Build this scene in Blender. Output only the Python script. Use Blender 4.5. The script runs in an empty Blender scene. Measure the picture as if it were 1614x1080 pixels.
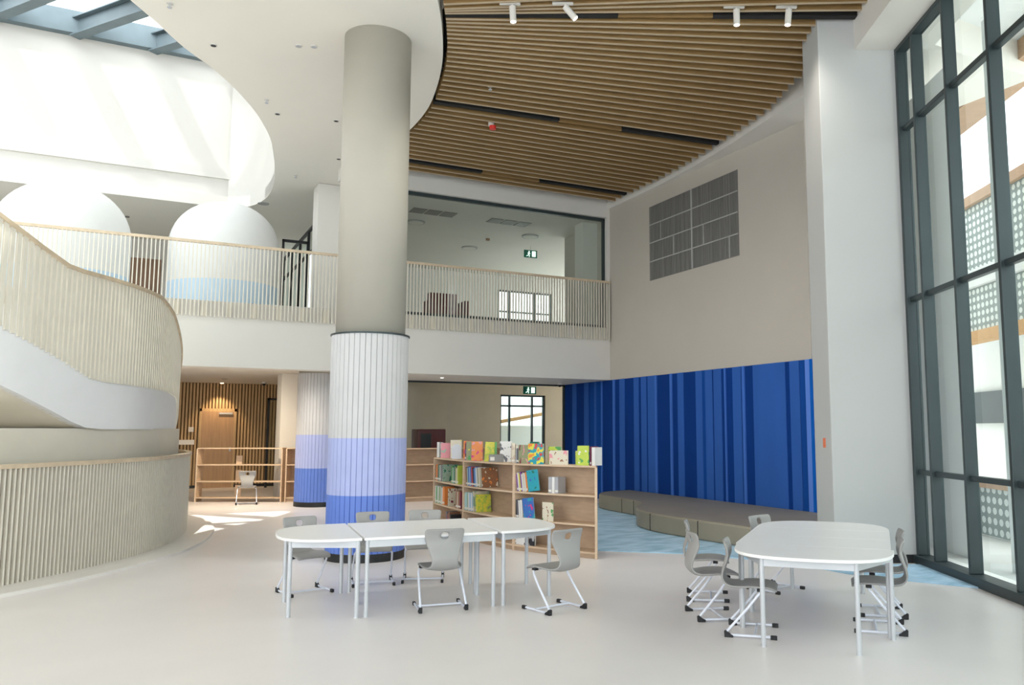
import bpy, bmesh, math, random
from mathutils import Vector, Matrix
from mathutils.geometry import tessellate_polygon
random.seed(7)
C = bpy.context.scene.collection
S = bpy.context.scene
R = math.radians

# ------------------------------------------------------------ camera
cd = bpy.data.cameras.new('camera'); cam = bpy.data.objects.new('camera', cd); C.objects.link(cam)
cam.location = (0, 0, 1.6)
cam.rotation_euler = (R(90) + math.atan(138 / 1276), 0, -R(28.26))
cd.sensor_width = 36; cd.lens = 1276 / 1614 * 36; cd.shift_x = -93 / 1614
cd.clip_end = 300
S.camera = cam
# ------------------------------------------------------------ light and exposure
S.view_settings.view_transform = 'Standard'; S.view_settings.look = 'None'
S.view_settings.gamma = 1; S.view_settings.use_curve_mapping = False
S.view_settings.exposure = 1.95
w = bpy.data.worlds.new('sky'); S.world = w; w.use_nodes = True
nt = w.node_tree; nt.nodes.clear()
out = nt.nodes.new('ShaderNodeOutputWorld'); bg = nt.nodes.new('ShaderNodeBackground')
tc = nt.nodes.new('ShaderNodeTexCoord'); nz = nt.nodes.new('ShaderNodeTexNoise'); nz.inputs['Scale'].default_value = 2.2
nz.inputs['Detail'].default_value = 4
cr_ = nt.nodes.new('ShaderNodeValToRGB')
cr_.color_ramp.elements[0].position = .38; cr_.color_ramp.elements[0].color = (.74, .84, .93, 1)
cr_.color_ramp.elements[1].position = .56; cr_.color_ramp.elements[1].color = (.95, .97, .97, 1)
nt.links.new(tc.outputs['Generated'], nz.inputs['Vector']); nt.links.new(nz.outputs['Fac'], cr_.inputs[0])
nt.links.new(cr_.outputs[0], bg.inputs[0]); bg.inputs[1].default_value = 1.0
nt.links.new(bg.outputs[0], out.inputs[0])
sl = bpy.data.lights.new('sun', 'SUN'); sl.energy = 1.6; sl.angle = R(.6); sl.color = (1, .97, .92)
so = bpy.data.objects.new('sun', sl); C.objects.link(so); so.location = (-4, -8, 20)
so.rotation_euler = Vector((.19, .44, -1)).to_track_quat('-Z', 'Y').to_euler()

# ------------------------------------------------------------ materials
def mat(name, col, rough=.6, metal=0, noise=0, nscale=4, emit=None, estr=1, bump=0, spec=None, col2=None, stretch=None):
    m = bpy.data.materials.new(name); m.use_nodes = True
    t = m.node_tree; b = t.nodes['Principled BSDF']
    b.inputs['Base Color'].default_value = (*col, 1); b.inputs['Roughness'].default_value = rough
    b.inputs['Metallic'].default_value = metal
    if spec is not None: b.inputs['Specular IOR Level'].default_value = spec
    if emit: b.inputs['Emission Color'].default_value = (*emit, 1); b.inputs['Emission Strength'].default_value = estr
    if noise or bump or col2:
        tcn = t.nodes.new('ShaderNodeTexCoord'); mp = t.nodes.new('ShaderNodeMapping'); n = t.nodes.new('ShaderNodeTexNoise')
        if stretch: mp.inputs['Scale'].default_value = stretch
        n.inputs['Scale'].default_value = nscale; n.inputs['Detail'].default_value = 4
        t.links.new(tcn.outputs['Object'], mp.inputs[0]); t.links.new(mp.outputs[0], n.inputs['Vector'])
        if noise or col2:
            r = t.nodes.new('ShaderNodeValToRGB')
            a = col; c2 = col2 or tuple(max(0, c * (1 - noise)) for c in col)
            r.color_ramp.elements[0].position = .35; r.color_ramp.elements[1].position = .65
            r.color_ramp.elements[0].color = (*c2, 1); r.color_ramp.elements[1].color = (*a, 1)
            t.links.new(n.outputs['Fac'], r.inputs[0]); t.links.new(r.outputs[0], b.inputs['Base Color'])
        if bump:
            bp = t.nodes.new('ShaderNodeBump'); bp.inputs['Strength'].default_value = bump; bp.inputs['Distance'].default_value = .01
            t.links.new(n.outputs['Fac'], bp.inputs['Height']); t.links.new(bp.outputs[0], b.inputs['Normal'])
    return m
def glassmat(name, tint, refl=.06):
    m = bpy.data.materials.new(name); m.use_nodes = True; t = m.node_tree; t.nodes.clear()
    o = t.nodes.new('ShaderNodeOutputMaterial'); tr = t.nodes.new('ShaderNodeBsdfTransparent'); gl = t.nodes.new('ShaderNodeBsdfGlossy')
    fr = t.nodes.new('ShaderNodeFresnel'); fr.inputs['IOR'].default_value = 1.45
    mx = t.nodes.new('ShaderNodeMixShader'); gl.inputs['Roughness'].default_value = .02
    tr.inputs[0].default_value = (*tint, 1); gl.inputs[0].default_value = (.95, .97, .96, 1)
    ge = t.nodes.new('ShaderNodeNewGeometry'); inv = t.nodes.new('ShaderNodeMath'); inv.operation = 'SUBTRACT'; inv.inputs[0].default_value = 1
    t.links.new(ge.outputs['Backfacing'], inv.inputs[1]); mu = t.nodes.new('ShaderNodeMath'); mu.operation = 'MULTIPLY'
    t.links.new(fr.outputs[0], mu.inputs[0]); t.links.new(inv.outputs[0], mu.inputs[1]); t.links.new(mu.outputs[0], mx.inputs[0]); t.links.new(tr.outputs[0], mx.inputs[1]); t.links.new(gl.outputs[0], mx.inputs[2])
    t.links.new(mx.outputs[0], o.inputs[0]); return m
M = {}
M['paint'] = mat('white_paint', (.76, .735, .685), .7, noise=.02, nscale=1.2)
M['ceil'] = mat('ceiling_paint', (.92, .885, .81), .8, noise=.02, nscale=.8)
M['tan'] = mat('tan_paint', (.74, .60, .45), .7, noise=.05)
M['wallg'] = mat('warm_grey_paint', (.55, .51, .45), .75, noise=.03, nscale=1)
M['stairw'] = mat('stair_white', (.88, .88, .89), .6, noise=.02)
M['cream'] = mat('cream_paint', (.76, .71, .60), .65, noise=.03)
M['floor'] = mat('floor_vinyl', (.84, .80, .78), .32, noise=.03, nscale=1.4, spec=.4)
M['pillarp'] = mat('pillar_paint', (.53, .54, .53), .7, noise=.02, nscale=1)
M['curb'] = mat('floor_edge', (.86, .83, .78), .35, noise=.02)
M['beige'] = mat('beige_slats', (.80, .75, .64), .5, noise=.04)
M['rail'] = mat('oak_rail', (.72, .58, .41), .45, noise=.15, nscale=8)
M['greyp'] = mat('grey_panel', (.50, .475, .43), .7, noise=.05)
M['slat'] = mat('oak_baffle', (.35, .215, .085), .55, noise=.12, nscale=3, stretch=(.6, 2, 6))
M['slate'] = mat('oak_baffle_lit_edge', (.52, .41, .28), .5, noise=.06, nscale=3)  # pale edge banding, with light from below put into its colour
M['black'] = mat('black', (.012, .013, .015), .5, noise=.2)
M['plenum'] = mat('dark_plenum', (.02, .02, .02), .9, noise=.2)
M['frame'] = mat('dark_green_grey_metal', (.040, .056, .060), .4, metal=.3, noise=.12, nscale=2)
M['steel'] = mat('blue_grey_steel', (.16, .21, .235), .5, metal=.2, noise=.15, nscale=2)
M['birch'] = mat('birch_ply', (.70, .52, .36), .5, noise=.12, nscale=3, stretch=(2, 2, 14))
M['birchb'] = mat('birch_back', (.52, .37, .25), .6, noise=.12, nscale=3, stretch=(2, 2, 8))
M['woodw'] = mat('wall_slat_wood', (.62, .42, .22), .6, noise=.2, nscale=4, stretch=(8, 8, .6))
M['woodd'] = mat('door_wood', (.50, .31, .17), .5, noise=.15, nscale=4, stretch=(8, 8, .6))
M['wgap'] = mat('wood_gap', (.22, .13, .06), .8, noise=.2)
M['lav'] = mat('lavender', (.42, .47, .76), .6, noise=.03)
M['lwhite'] = mat('column_white', (.60, .595, .60), .6, noise=.02)
M['blue'] = mat('periwinkle_blue', (.13, .23, .66), .55, noise=.04)
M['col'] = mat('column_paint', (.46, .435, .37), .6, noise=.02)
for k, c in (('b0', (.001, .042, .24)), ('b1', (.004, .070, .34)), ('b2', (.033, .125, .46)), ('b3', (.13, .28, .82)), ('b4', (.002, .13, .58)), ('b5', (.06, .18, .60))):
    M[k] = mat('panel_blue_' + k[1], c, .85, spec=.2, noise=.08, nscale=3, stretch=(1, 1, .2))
M['vent'] = mat('vent_grey', (.245, .24, .23), .5, metal=.3, noise=.12, nscale=6, stretch=(6, 6, .2))
M['ventl'] = mat('vent_divider', (.50, .50, .49), .5, noise=.1)
M['bench'] = mat('olive_grey_vinyl', (.30, .27, .205), .5, noise=.1, nscale=2, bump=.15)
M['rug'] = mat('blue_carpet', (.50, .70, .88), .95, nscale=2.6, bump=.3, col2=(.30, .50, .66), stretch=(1, 2.2, 1))
M['ttop'] = mat('white_laminate', (.88, .87, .86), .35, noise=.01)
M['tmetal'] = mat('silver_grey_metal', (.56, .58, .61), .4, metal=.25, noise=.04)
M['shell'] = mat('grey_plastic', (.34, .335, .325), .45, noise=.04, nscale=6)
M['tube'] = mat('white_tube', (.74, .77, .86), .3, metal=.05, noise=.02)
M['rubber'] = mat('black_rubber', (.012, .012, .014), .6, noise=.1)
M['pod'] = mat('pod_white', (.86, .86, .84), .6, noise=.02)
M['podb'] = mat('pod_blue', (.62, .78, .92), .6, noise=.02)
M['red'] = mat('dark_red', (.16, .015, .015), .35, noise=.15)
M['redb'] = mat('alarm_red', (.75, .04, .03), .4, noise=.05)
M['green'] = mat('exit_green', (.0, .16, .10), .5, noise=.02)
M['greenl'] = mat('exit_symbol', (.85, .95, .9), .5, emit=(.7, 1, .85), estr=.6)
M['lens'] = mat('lit_lens', (.9, .9, .85), .4, emit=(1, .95, .85), estr=1.5)
M['lamp'] = mat('warm_lamp', (1, .8, .5), .5, emit=(1, .72, .4), estr=6)
M['brown'] = mat('brown_door', (.34, .20, .12), .5, noise=.1)
M['ext'] = mat('exterior_white', (.80, .82, .82), .8, noise=.04, nscale=.5)
M['extw'] = mat('exterior_bright_white', (.92, .93, .93), .8, noise=.03, nscale=.5)
M['extt'] = mat('exterior_tan', (.50, .33, .22), .7, noise=.1)
M['exto'] = mat('exterior_orange', (.62, .36, .16), .7, noise=.1)
M['ground'] = mat('pale_paving', (.74, .73, .70), .9, noise=.06, nscale=.6)
M['glass'] = glassmat('clear_glass', (.93, .97, .96))
M['glassg'] = glassmat('tinted_glass', (.92, .95, .935))
def frosted(name, col, clear):
    m = bpy.data.materials.new(name); m.use_nodes = True; t = m.node_tree; t.nodes.clear()
    o = t.nodes.new('ShaderNodeOutputMaterial'); a = t.nodes.new('ShaderNodeBsdfTranslucent'); b = t.nodes.new('ShaderNodeBsdfTransparent'); mx = t.nodes.new('ShaderNodeMixShader')
    a.inputs[0].default_value = (*col, 1); b.inputs[0].default_value = (*col, 1); mx.inputs[0].default_value = clear
    t.links.new(a.outputs[0], mx.inputs[1]); t.links.new(b.outputs[0], mx.inputs[2]); t.links.new(mx.outputs[0], o.inputs[0]); return m
M['glasss'] = frosted('frosted_skylight_glass', (.93, .96, .97), .22)
M['orange'] = mat('orange_sign', (.85, .22, .10), .5, noise=.05)
def perf():
    m = bpy.data.materials.new('perforated_panel'); m.use_nodes = True; t = m.node_tree; b = t.nodes['Principled BSDF']
    b.inputs['Roughness'].default_value = .6
    tcn = t.nodes.new('ShaderNodeTexCoord'); sp = t.nodes.new('ShaderNodeSeparateXYZ'); t.links.new(tcn.outputs['Object'], sp.inputs[0])
    def ma(op, a, bb=None):
        n = t.nodes.new('ShaderNodeMath'); n.operation = op
        for i, v in enumerate((a, bb)):
            if v is None: continue
            if isinstance(v, (int, float)): n.inputs[i].default_value = v
            else: t.links.new(v, n.inputs[i])
        return n.outputs[0]
    x = ma('SUBTRACT', ma('FRACT', ma('MULTIPLY', sp.outputs['Y'], 1 / .15)), .5); z = ma('SUBTRACT', ma('FRACT', ma('MULTIPLY', sp.outputs['Z'], 1 / .155)), .5)
    d = ma('LESS_THAN', ma('ADD', ma('MULTIPLY', x, x), ma('MULTIPLY', z, z)), .115)
    mx = t.nodes.new('ShaderNodeMix'); mx.data_type = 'RGBA'; t.links.new(d, mx.inputs['Factor'])
    mx.inputs['A'].default_value = (.26, .31, .30, 1); mx.inputs['B'].default_value = (.74, .78, .76, 1)
    t.links.new(mx.outputs['Result'], b.inputs['Base Color']); return m
M['perf'] = perf()

# ------------------------------------------------------------ helpers
def obj(name, bm, m, parent=None, smooth=False, ms=None, bevel=0):
    me = bpy.data.meshes.new(name); bmesh.ops.recalc_face_normals(bm, faces=bm.faces); bm.to_mesh(me); bm.free()
    for mm in (ms or [m]): me.materials.append(M[mm] if isinstance(mm, str) else mm)
    o = bpy.data.objects.new(name, me); C.objects.link(o)
    if smooth:
        for p in me.polygons: p.use_smooth = True
        me.set_sharp_from_angle(angle=R(40))
    if bevel:
        b = o.modifiers.new('bevel', 'BEVEL'); b.width = bevel; b.segments = 2; b.limit_method = 'ANGLE'
    if parent: o.parent = parent
    return o
def tag(o, label=None, cat=None, group=None, kind=None):
    if label: o['label'] = label
    if cat: o['category'] = cat
    if group: o['group'] = group
    if kind: o['kind'] = kind
    return o
def thing(name, label, cat, loc=(0, 0, 0), rz=0, group=None):
    o = bpy.data.objects.new(name, None); C.objects.link(o); o.location = loc; o.rotation_euler = (0, 0, rz); o.empty_display_size = .1
    return tag(o, label, cat, group)
def struct(name, bm, m, **k):
    o = obj(name, bm, m, **k); o['kind'] = 'structure'; return o
def B(): return bmesh.new()
def box(bm, x0, x1, y0, y1, z0, z1, mi=0, mx=None):
    vs = [bm.verts.new((x, y, z)) for z in (z0, z1) for y in (y0, y1) for x in (x0, x1)]
    if mx is not None:
        for v in vs: v.co = mx @ v.co
    for f in ((0, 1, 3, 2), (4, 5, 7, 6), (0, 1, 5, 4), (2, 3, 7, 6), (0, 2, 6, 4), (1, 3, 7, 5)):
        fc = bm.faces.new([vs[i] for i in f]); fc.material_index = mi
    return bm
def bar(bm, a, b, wd, z0, z1, mi=0):   # plan segment a-b, width wd, vertical extent
    a = Vector(a[:2]); b = Vector(b[:2]); d = (b - a).normalized(); n = Vector((-d.y, d.x)) * wd / 2
    pts = [a - n, b - n, b + n, a + n]
    prism(bm, pts, z0, z1, mi)
def prism(bm, pts, z0, z1, mi=0):
    lo = [bm.verts.new((p[0], p[1], z0)) for p in pts]; hi = [bm.verts.new((p[0], p[1], z1)) for p in pts]
    n = len(pts)
    f = bm.faces.new(lo[::-1]); f.material_index = mi; f = bm.faces.new(hi); f.material_index = mi
    for i in range(n):
        f = bm.faces.new((lo[i], lo[(i + 1) % n], hi[(i + 1) % n], hi[i])); f.material_index = mi
def slabholes(bm, loops, z0, z1):
    tris = tessellate_polygon([[Vector((p[0], p[1], 0)) for p in l] for l in loops])
    flat = [p for l in loops for p in l]
    lo = [bm.verts.new((p[0], p[1], z0)) for p in flat]; hi = [bm.verts.new((p[0], p[1], z1)) for p in flat]
    for t in tris:
        bm.faces.new([lo[i] for i in t]); bm.faces.new([hi[i] for i in t])
    k = 0
    for l in loops:
        n = len(l)
        for i in range(n):
            a, b = k + i, k + (i + 1) % n
            bm.faces.new((lo[a], lo[b], hi[b], hi[a]))
        k += n
def cyl(bm, c, r, z0, z1, n=24, mi=0, r2=None, cap=True):
    r2 = r if r2 is None else r2
    lo = [bm.verts.new((c[0] + r * math.cos(2 * math.pi * i / n), c[1] + r * math.sin(2 * math.pi * i / n), z0)) for i in range(n)]
    hi = [bm.verts.new((c[0] + r2 * math.cos(2 * math.pi * i / n), c[1] + r2 * math.sin(2 * math.pi * i / n), z1)) for i in range(n)]
    for i in range(n):
        f = bm.faces.new((lo[i], lo[(i + 1) % n], hi[(i + 1) % n], hi[i])); f.material_index = mi
    if cap:
        f = bm.faces.new(lo[::-1]); f.material_index = mi; f = bm.faces.new(hi); f.material_index = mi
def tube(bm, pts, r, n=8, closed=False):
    pts = [Vector(p) for p in pts]; rings = []
    up = None
    for i, p in enumerate(pts):
        t = ((pts[min(i + 1, len(pts) - 1)] - p).normalized() + (p - pts[max(i - 1, 0)]).normalized()).normalized()
        if up is None: up = t.orthogonal().normalized()
        up = (up - t * up.dot(t)).normalized(); s = t.cross(up)
        rings.append([bm.verts.new(p + up * r * math.cos(2 * math.pi * k / n) + s * r * math.sin(2 * math.pi * k / n)) for k in range(n)])
    for a, b in zip(rings, rings[1:]):
        for k in range(n): bm.faces.new((a[k], a[(k + 1) % n], b[(k + 1) % n], b[k]))
    bm.faces.new(rings[0][::-1]); bm.faces.new(rings[-1])
def cr(pts, n=6):
    P = [Vector(pts[0])] + [Vector(p) for p in pts] + [Vector(pts[-1])]; o = []
    for i in range(1, len(P) - 2):
        for k in range(n):
            t = k / n; a, b, c, d = P[i - 1:i + 3]
            o.append(.5 * ((2 * b) + (c - a) * t + (2 * a - 5 * b + 4 * c - d) * t * t + (3 * b - a - 3 * c + d) * t ** 3))
    o.append(P[-1]); return o
def offset(path, d):
    o = []
    for i, p in enumerate(path):
        t = (Vector(path[min(i + 1, len(path) - 1)][:2]) - Vector(path[max(i - 1, 0)][:2])).normalized()
        o.append(Vector((p[0] - t.y * d, p[1] + t.x * d)))
    return o
def resample(path, step):
    P = [Vector(p) for p in path]; o = [P[0].copy()]; acc = 0
    for a, b in zip(P, P[1:]):
        L = (b - a).length; s = step - acc
        while s <= L:
            o.append(a.lerp(b, s / L)); s += step
        acc = L - (s - step)
    return o
def ribbon(bm, path, zb, zt, th, mi=0):   # wall band following a plan path; zb, zt lists
    a = path; b = offset(path, th); n = len(a)
    V = [[bm.verts.new((p[0], p[1], z)) for p, z in zip(q, zz)] for q, zz in ((a, zb), (a, zt), (b, zt), (b, zb))]
    for i in range(n - 1):
        for j in range(4):
            f = bm.faces.new((V[j][i], V[j][i + 1], V[(j + 1) % 4][i + 1], V[(j + 1) % 4][i])); f.material_index = mi
    for i in (0, n - 1): bm.faces.new([V[j][i] for j in range(4)]).material_index = mi
def rot(rz, loc=(0, 0, 0)): return Matrix.Translation(loc) @ Matrix.Rotation(rz, 4, 'Z')
def copy_tree(o, parent=None):
    c = o.copy(); C.objects.link(c)
    if parent: c.parent = parent
    for ch in list(o.children): copy_tree(ch, c)
    return c

# window frame G: window wall runs along gd (28.57 deg right of +Y), gp points outside
ga = R(28.57); GD = Vector((math.sin(ga), math.cos(ga), 0)); GP = Vector((math.cos(ga), -math.sin(ga), 0))
GM = Matrix(((GP.x, GD.x, 0, 0), (GP.y, GD.y, 0, 0), (0, 0, 1, 0), (0, 0, 0, 1)))   # local x = outwards, y = along, z up

W, YB = 9.7, 16.11
# ============================================================ SETTING
bm = B(); prism(bm, [(-14, -9), (.2, -9), (8.63, 6.49), (12, 10), (12, 18.4), (9.9, 18.4), (9.9, 26), (-14, 26)], -.2, 0); struct('floor', bm, 'floor')
bm = B(); box(bm, 4.75, 40, -30, 45, -.3, -.02, mx=GM); struct('floor_outside', bm, 'ground')
# right wall with its end return
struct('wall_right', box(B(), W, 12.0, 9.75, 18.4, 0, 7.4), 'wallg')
# pillar by the window
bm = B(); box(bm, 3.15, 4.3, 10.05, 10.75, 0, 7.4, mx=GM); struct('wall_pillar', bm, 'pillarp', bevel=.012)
bm = B(); box(bm, 3.145, 4.24, 10.035, 10.05, 0, .1, mx=GM); struct('baseboard_right', bm, 'black')
# beam over the window
bm = B(); box(bm, 3.62, 4.6, -12, 10.05, 6.5, 7.4, mx=GM); struct('ceiling_beam', bm, 'paint')
# upper slab, fascia and soffit
struct('ceiling_ground_storey', box(B(), -14, 13, 16.4, 25, 2.92, 3.97), 'paint')
struct('wall_fascia', box(B(), -14, W, YB, 16.45, 2.75, 3.97), 'paint', bevel=.01)
struct('ceiling_soffit', box(B(), 4.1, W, 16.45, 18.5, 2.75, 2.93), 'paint')
# white wall above the upper glazing, right corner strip
bm = B(); box(bm, 3.4, W, YB, 16.3, 6.6, 7.4); box(bm, 9.62, W, YB, 16.3, 3.97, 6.6); struct('wall_back', bm, 'paint')
# ceiling: white field with opening
curve = [(-4, -9), (-1, 0), (.8, 4), (2.0, 7), (3.02, 9.08), (3.4, 9.98), (3.65, 10.71), (3.86, 11.58), (4.0, 12.49), (4.01, 13.57), (3.85, 14.7), (3.5, 15.6), (3.4, 16.3)]
curve_s = [tuple(p) for p in cr(curve, 5)]
hole = [(-.3, 10.87), (-.05, 11.26), (.35, 11.93), (.8, 12.52), (1.23, 13.27), (1.62, 14.15), (1.97, 15.28), (2.24, 16.76), (2.4, 18.15), (2.38, 19.2), (2.15, 20.0), (1.7, 20.4)]
hole_s = [tuple(p) for p in cr(hole, 5)] + [(-8, 20.4), (-9, 16), (-6, 9), (-2, 8.6), (-.9, 9.9)]
bm = B(); slabholes(bm, [[(-14, -9)] + curve_s + [(4.4, 16.3), (4.4, 25), (-14, 25)], hole_s], 6.85, 7.12)
struct('ceiling', bm, 'ceil')
# roof above the slats and the side atrium walls
roof_hole = [(-9, 5), (-.6, 5), (1.6, 9), (2.7, 11.5), (3.05, 13), (3.05, 20.75), (-9.1, 20.75)]
roofo = [(-14, -9), (1.3, -9), (9.9, 6.4), (9.9, 9.5), (13, 9.8), (13, 26), (-14, 26)]
bm = B(); slabholes(bm, [roofo, roof_hole], 7.4, 7.6); struct('ceiling_plenum', bm, 'plenum')
bm = B(); ribbon(bm, [Vector((3.1, 5)), Vector((3.1, 20.5))], [7.1, 7.1], [10.4, 10.4], -.2); struct('wall_atrium_side', bm, 'paint')
bm = B(); box(bm, -9.2, 3.1, 20.5, 20.8, 6.9, 10.4); box(bm, -9, 2.9, 20.42, 20.5, 7.55, 7.8); struct('wall_atrium_back', bm, 'paint')
bm = B(); box(bm, -9.2, 3.1, 12.3, 16.9, 10.96, 11.2); struct('ceiling_sun_shield', bm, 'paint')  # unseen opaque band, added to keep the sun off the fascia
# rim of the opening, right side
rim = [tuple(p) for p in cr([(1.97, 15.28), (2.24, 16.76), (2.4, 18.15), (2.38, 19.2), (2.15, 20.0), (1.7, 20.45)], 5)]
bm = B(); ribbon(bm, [Vector(p) for p in rim], [6.86] * len(rim), [10.38] * len(rim), -.15); struct('wall_atrium_rim', bm, 'paint', smooth=True)
# soffit strip beside the slats
edge = [(8.35, 6.9), (8.75, 8.2), (8.95, 9.0), (9.12, 9.9), (9.3, 10.9), (9.45, 11.9), (9.56, 12.9), (9.62, 14), (9.63, 15.6), (9.63, YB)]
bm = B(); prism(bm, edge + [(11.5, YB), (11.5, 6.9)], 6.8, 7.4); struct('ceiling_strip', bm, 'paint')
# back walls
struct('wall_wood', box(B(), -14, 4.0, 24.9, 25.2, 0, 2.92), 'wgap')
bm = B()
x = -3.0
while x < 4.0:
    box(bm, x, x + .05, 24.84, 24.9, 0.08, 2.92); x += .085
box(bm, -3, 4.0, 24.86, 24.9, 0, .08, 1)
struct('wall_wood_slats', bm, None, ms=['woodw', 'black'])
struct('wall_back_upper', box(B(), -14, 4.4, 24.9, 25.2, 3.97, 6.85), 'paint')
struct('wall_left', box(B(), -14.2, -14, 8, 25, 0, 7.4), 'paint')
struct('wall_divider', box(B(), 3.95, 4.15, 18.55, 25, 0, 2.92), 'tan')
bm = B(); box(bm, 4.4, 4.55, 16.5, 24, 3.97, 6.6); struct('wall_divider_upper', bm, 'paint')
# square pillar left of the small column
struct('wall_pillar_left', box(B(), 3.0, 3.68, 19.85, 20.5, 0, 2.92), 'paint')
# upper pillar with grey face
bm = B(); box(bm, 3.22, 4.4, 17.35, 17.9, 3.97, 6.84); struct('wall_pillar_upper', bm, 'paint')
# ---- ground floor glazed room behind
bm = B(); box(bm, 4.15, 11.6, 21.6, 21.8, 0, 2.92)
bmw = B()
struct('wall_room_back', box(box(box(B(), 4.15, 9.3, 21.6, 21.8, 0, 2.92), 10.75, 13, 21.6, 21.8, 0, 2.92), 9.3, 10.75, 21.6, 21.8, 2.62, 2.92), 'tan'); bm.free(); bmw.free()
struct('wall_room_right', box(box(B(), 13, 13.2, 18.4, 25, 0, .9), 13, 13.2, 18.4, 25, 2.7, 4.6), 'tan')
struct('floor_room', box(B(), 9.9, 13, 18.4, 26, -.2, 0), 'floor')
# upstairs room
struct('ceiling_room_upper', box(B(), 4.4, 13, 16.4, 24.2, 6.6, 6.8), 'paint')
bm = B(); box(bm, 4.4, 10.2, 24, 24.2, 3.97, 6.6); box(bm, 12.2, 13, 24, 24.2, 3.97, 6.6); box(bm, 10.2, 12.2, 24, 24.2, 6.15, 6.6); box(bm, 10.2, 12.2, 24, 24.2, 3.97, 4.2)
struct('wall_room_upper', bm, 'paint')
struct('wall_room_column', box(B(), 9.3, 9.95, 16.7, 17.1, 3.97, 6.6), 'paint')

def window_frame(name, x0, x1, y, z0, z1, vs, hs, t=.05, gl='glass', label=None):
    bm = B()
    box(bm, x0, x0 + t, y - .04, y + .04, z0, z1); box(bm, x1 - t, x1, y - .04, y + .04, z0, z1)
    box(bm, x0, x1, y - .04, y + .04, z0, z0 + t); box(bm, x0, x1, y - .04, y + .04, z1 - t, z1)
    for v in vs: box(bm, v - t / 2, v + t / 2, y - .035, y + .035, z0, z1)
    for h in hs: box(bm, x0, x1, y - .035, y + .035, h - t / 2, h + t / 2)
    f = struct(name, bm, 'frame')
    g = obj('window_pane', box(B(), x0 + .01, x1 - .01, y - .006, y + .006, z0 + .01, z1 - .01), gl, f); return f
window_frame('window_1', 9.3, 10.75, 21.7, 0, 2.62, [9.62, 10.35], [2.3])
window_frame('window_2', 10.2, 12.2, 24.1, 4.2, 6.15, [10.65, 11.55], [5.45])
window_frame('window_3', 4.15, W, 18.4, .02, 2.75, [], [], t=.04, gl='glassg')
window_frame('window_4', 4.45, 9.64, 16.24, 3.97, 6.6, [], [], t=.07, gl='glassg')

# ---- big window wall
bm = B()
def gbox(bm, g0, g1, d0, d1, z0, z1, mi=0): box(bm, g0, g1, d0, d1, z0, z1, mi, mx=GM)

mull = [(9.98, 10.05), (9.52, 9.57), (8.69, 8.74), (7.76, 7.81)] + [(6.83 - .95 * k, 6.88 - .95 * k) for k in range(11)]
for a, b in mull: gbox(bm, 4.13, 4.27, a, b, .1, 6.5)
for z in (1.09, 3.22, 5.42): gbox(bm, 4.17, 4.25, -2.8, 10.0, z - .03, z + .03)
gbox(bm, 4.09, 4.3, -2.9, 10.05, 0, .10); gbox(bm, 4.13, 4.27, -2.9, 10.05, 6.44, 6.5)
wf = struct('window_5', bm, 'frame', bevel=.006)
bm = B()
for (a, b), (c, d) in zip(mull[1:], mull): gbox(bm, 4.235, 4.245, b, c, .11, 6.44)
obj('window_pane', bm, 'glass', wf)

# ============================================================ OUTSIDE
def ext(name, label, cat, parts):
    r = thing(name, label, cat)
    for pn, m, bxs in parts:
        b_ = B()
        for q in bxs: gbox(b_, *q)
        obj(pn, b_, m, r)
    return r
ext('neighbouring_building', 'white building with perforated screens and wood-coloured bands seen through the tall window', 'building', [
    ('wall', 'ext', [(9.2, 9.6, -6, 30, -.02, 4.5)]),
    ('roof_band', 'extt', [(8.1, 8.35, 12, 19.2, 6.2, 6.4)]),
    ('perforated_screen', 'perf', [(8.2, 8.3, 13, 19, 4.9, 6.2)]),
    ('screen_ledge', 'ext', [(8.1, 8.5, 13, 19, 4.5, 4.85)]),
    ('perforated_screen', 'perf', [(8.2, 8.3, 13, 19, 3.6, 4.5)]),
    ('wood_band', 'exto', [(8.1, 8.4, 13, 19, 3.38, 3.6)]),
    ('window_band', 'frame', [(9.1, 9.22, 14.5, 18.7, 1.75, 2.45)]),
])
ext('outdoor_ramp_screen', 'low perforated screen with brown top rail outside the tall window', 'screen', [
    ('perforated_screen', 'perf', [(6.3, 6.36, 11.3, 14.6, 0, .72)]), ('top_rail', 'extt', [(6.26, 6.4, 11.3, 14.6, .72, .80)])])
ext('outdoor_post', 'slim pale post outside between the second and third panes', 'post', [('shaft', 'ext', [(5.0, 5.1, 9.32, 9.52, -.02, 6.6)])])
ext('outdoor_pier', 'broad white pier just outside the narrow panes beside the pillar', 'pier', [('shaft', 'extw', [(5.0, 5.12, 10.45, 13.2, -.02, 6.5)])])
ext('outdoor_canopy', 'white canopy with tan underside high outside the tall window', 'canopy', [
    ('slab', 'ext', [(4.75, 7.1, -3, 16, 7.3, 7.5)]), ('tan_edge', 'extt', [(6.5, 7.1, -3, 16, 7.0, 7.29)])])
# the world behind the room windows
ex = thing('outdoor_stair', 'white outdoor stair wall with orange handrail behind the glazed room', 'stair')
bm = B(); box(bm, 6, 18, 25.5, 25.7, -.02, 1.75); obj('side_wall', bm, 'ext', ex)
bm = B(); tube(bm, [(9, 25.4, 1.55), (16, 25.4, 2.75)], .06); obj('handrail', bm, 'exto', ex)
bm = B(); box(bm, 6, 22, 29, 29.3, -.02, 7); struct('wall_outside', bm, 'ext')
bm = B(); box(bm, 9.9, 25, 21.8, 32, -.3, -.02); struct('floor_yard', bm, 'ground')

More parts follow.
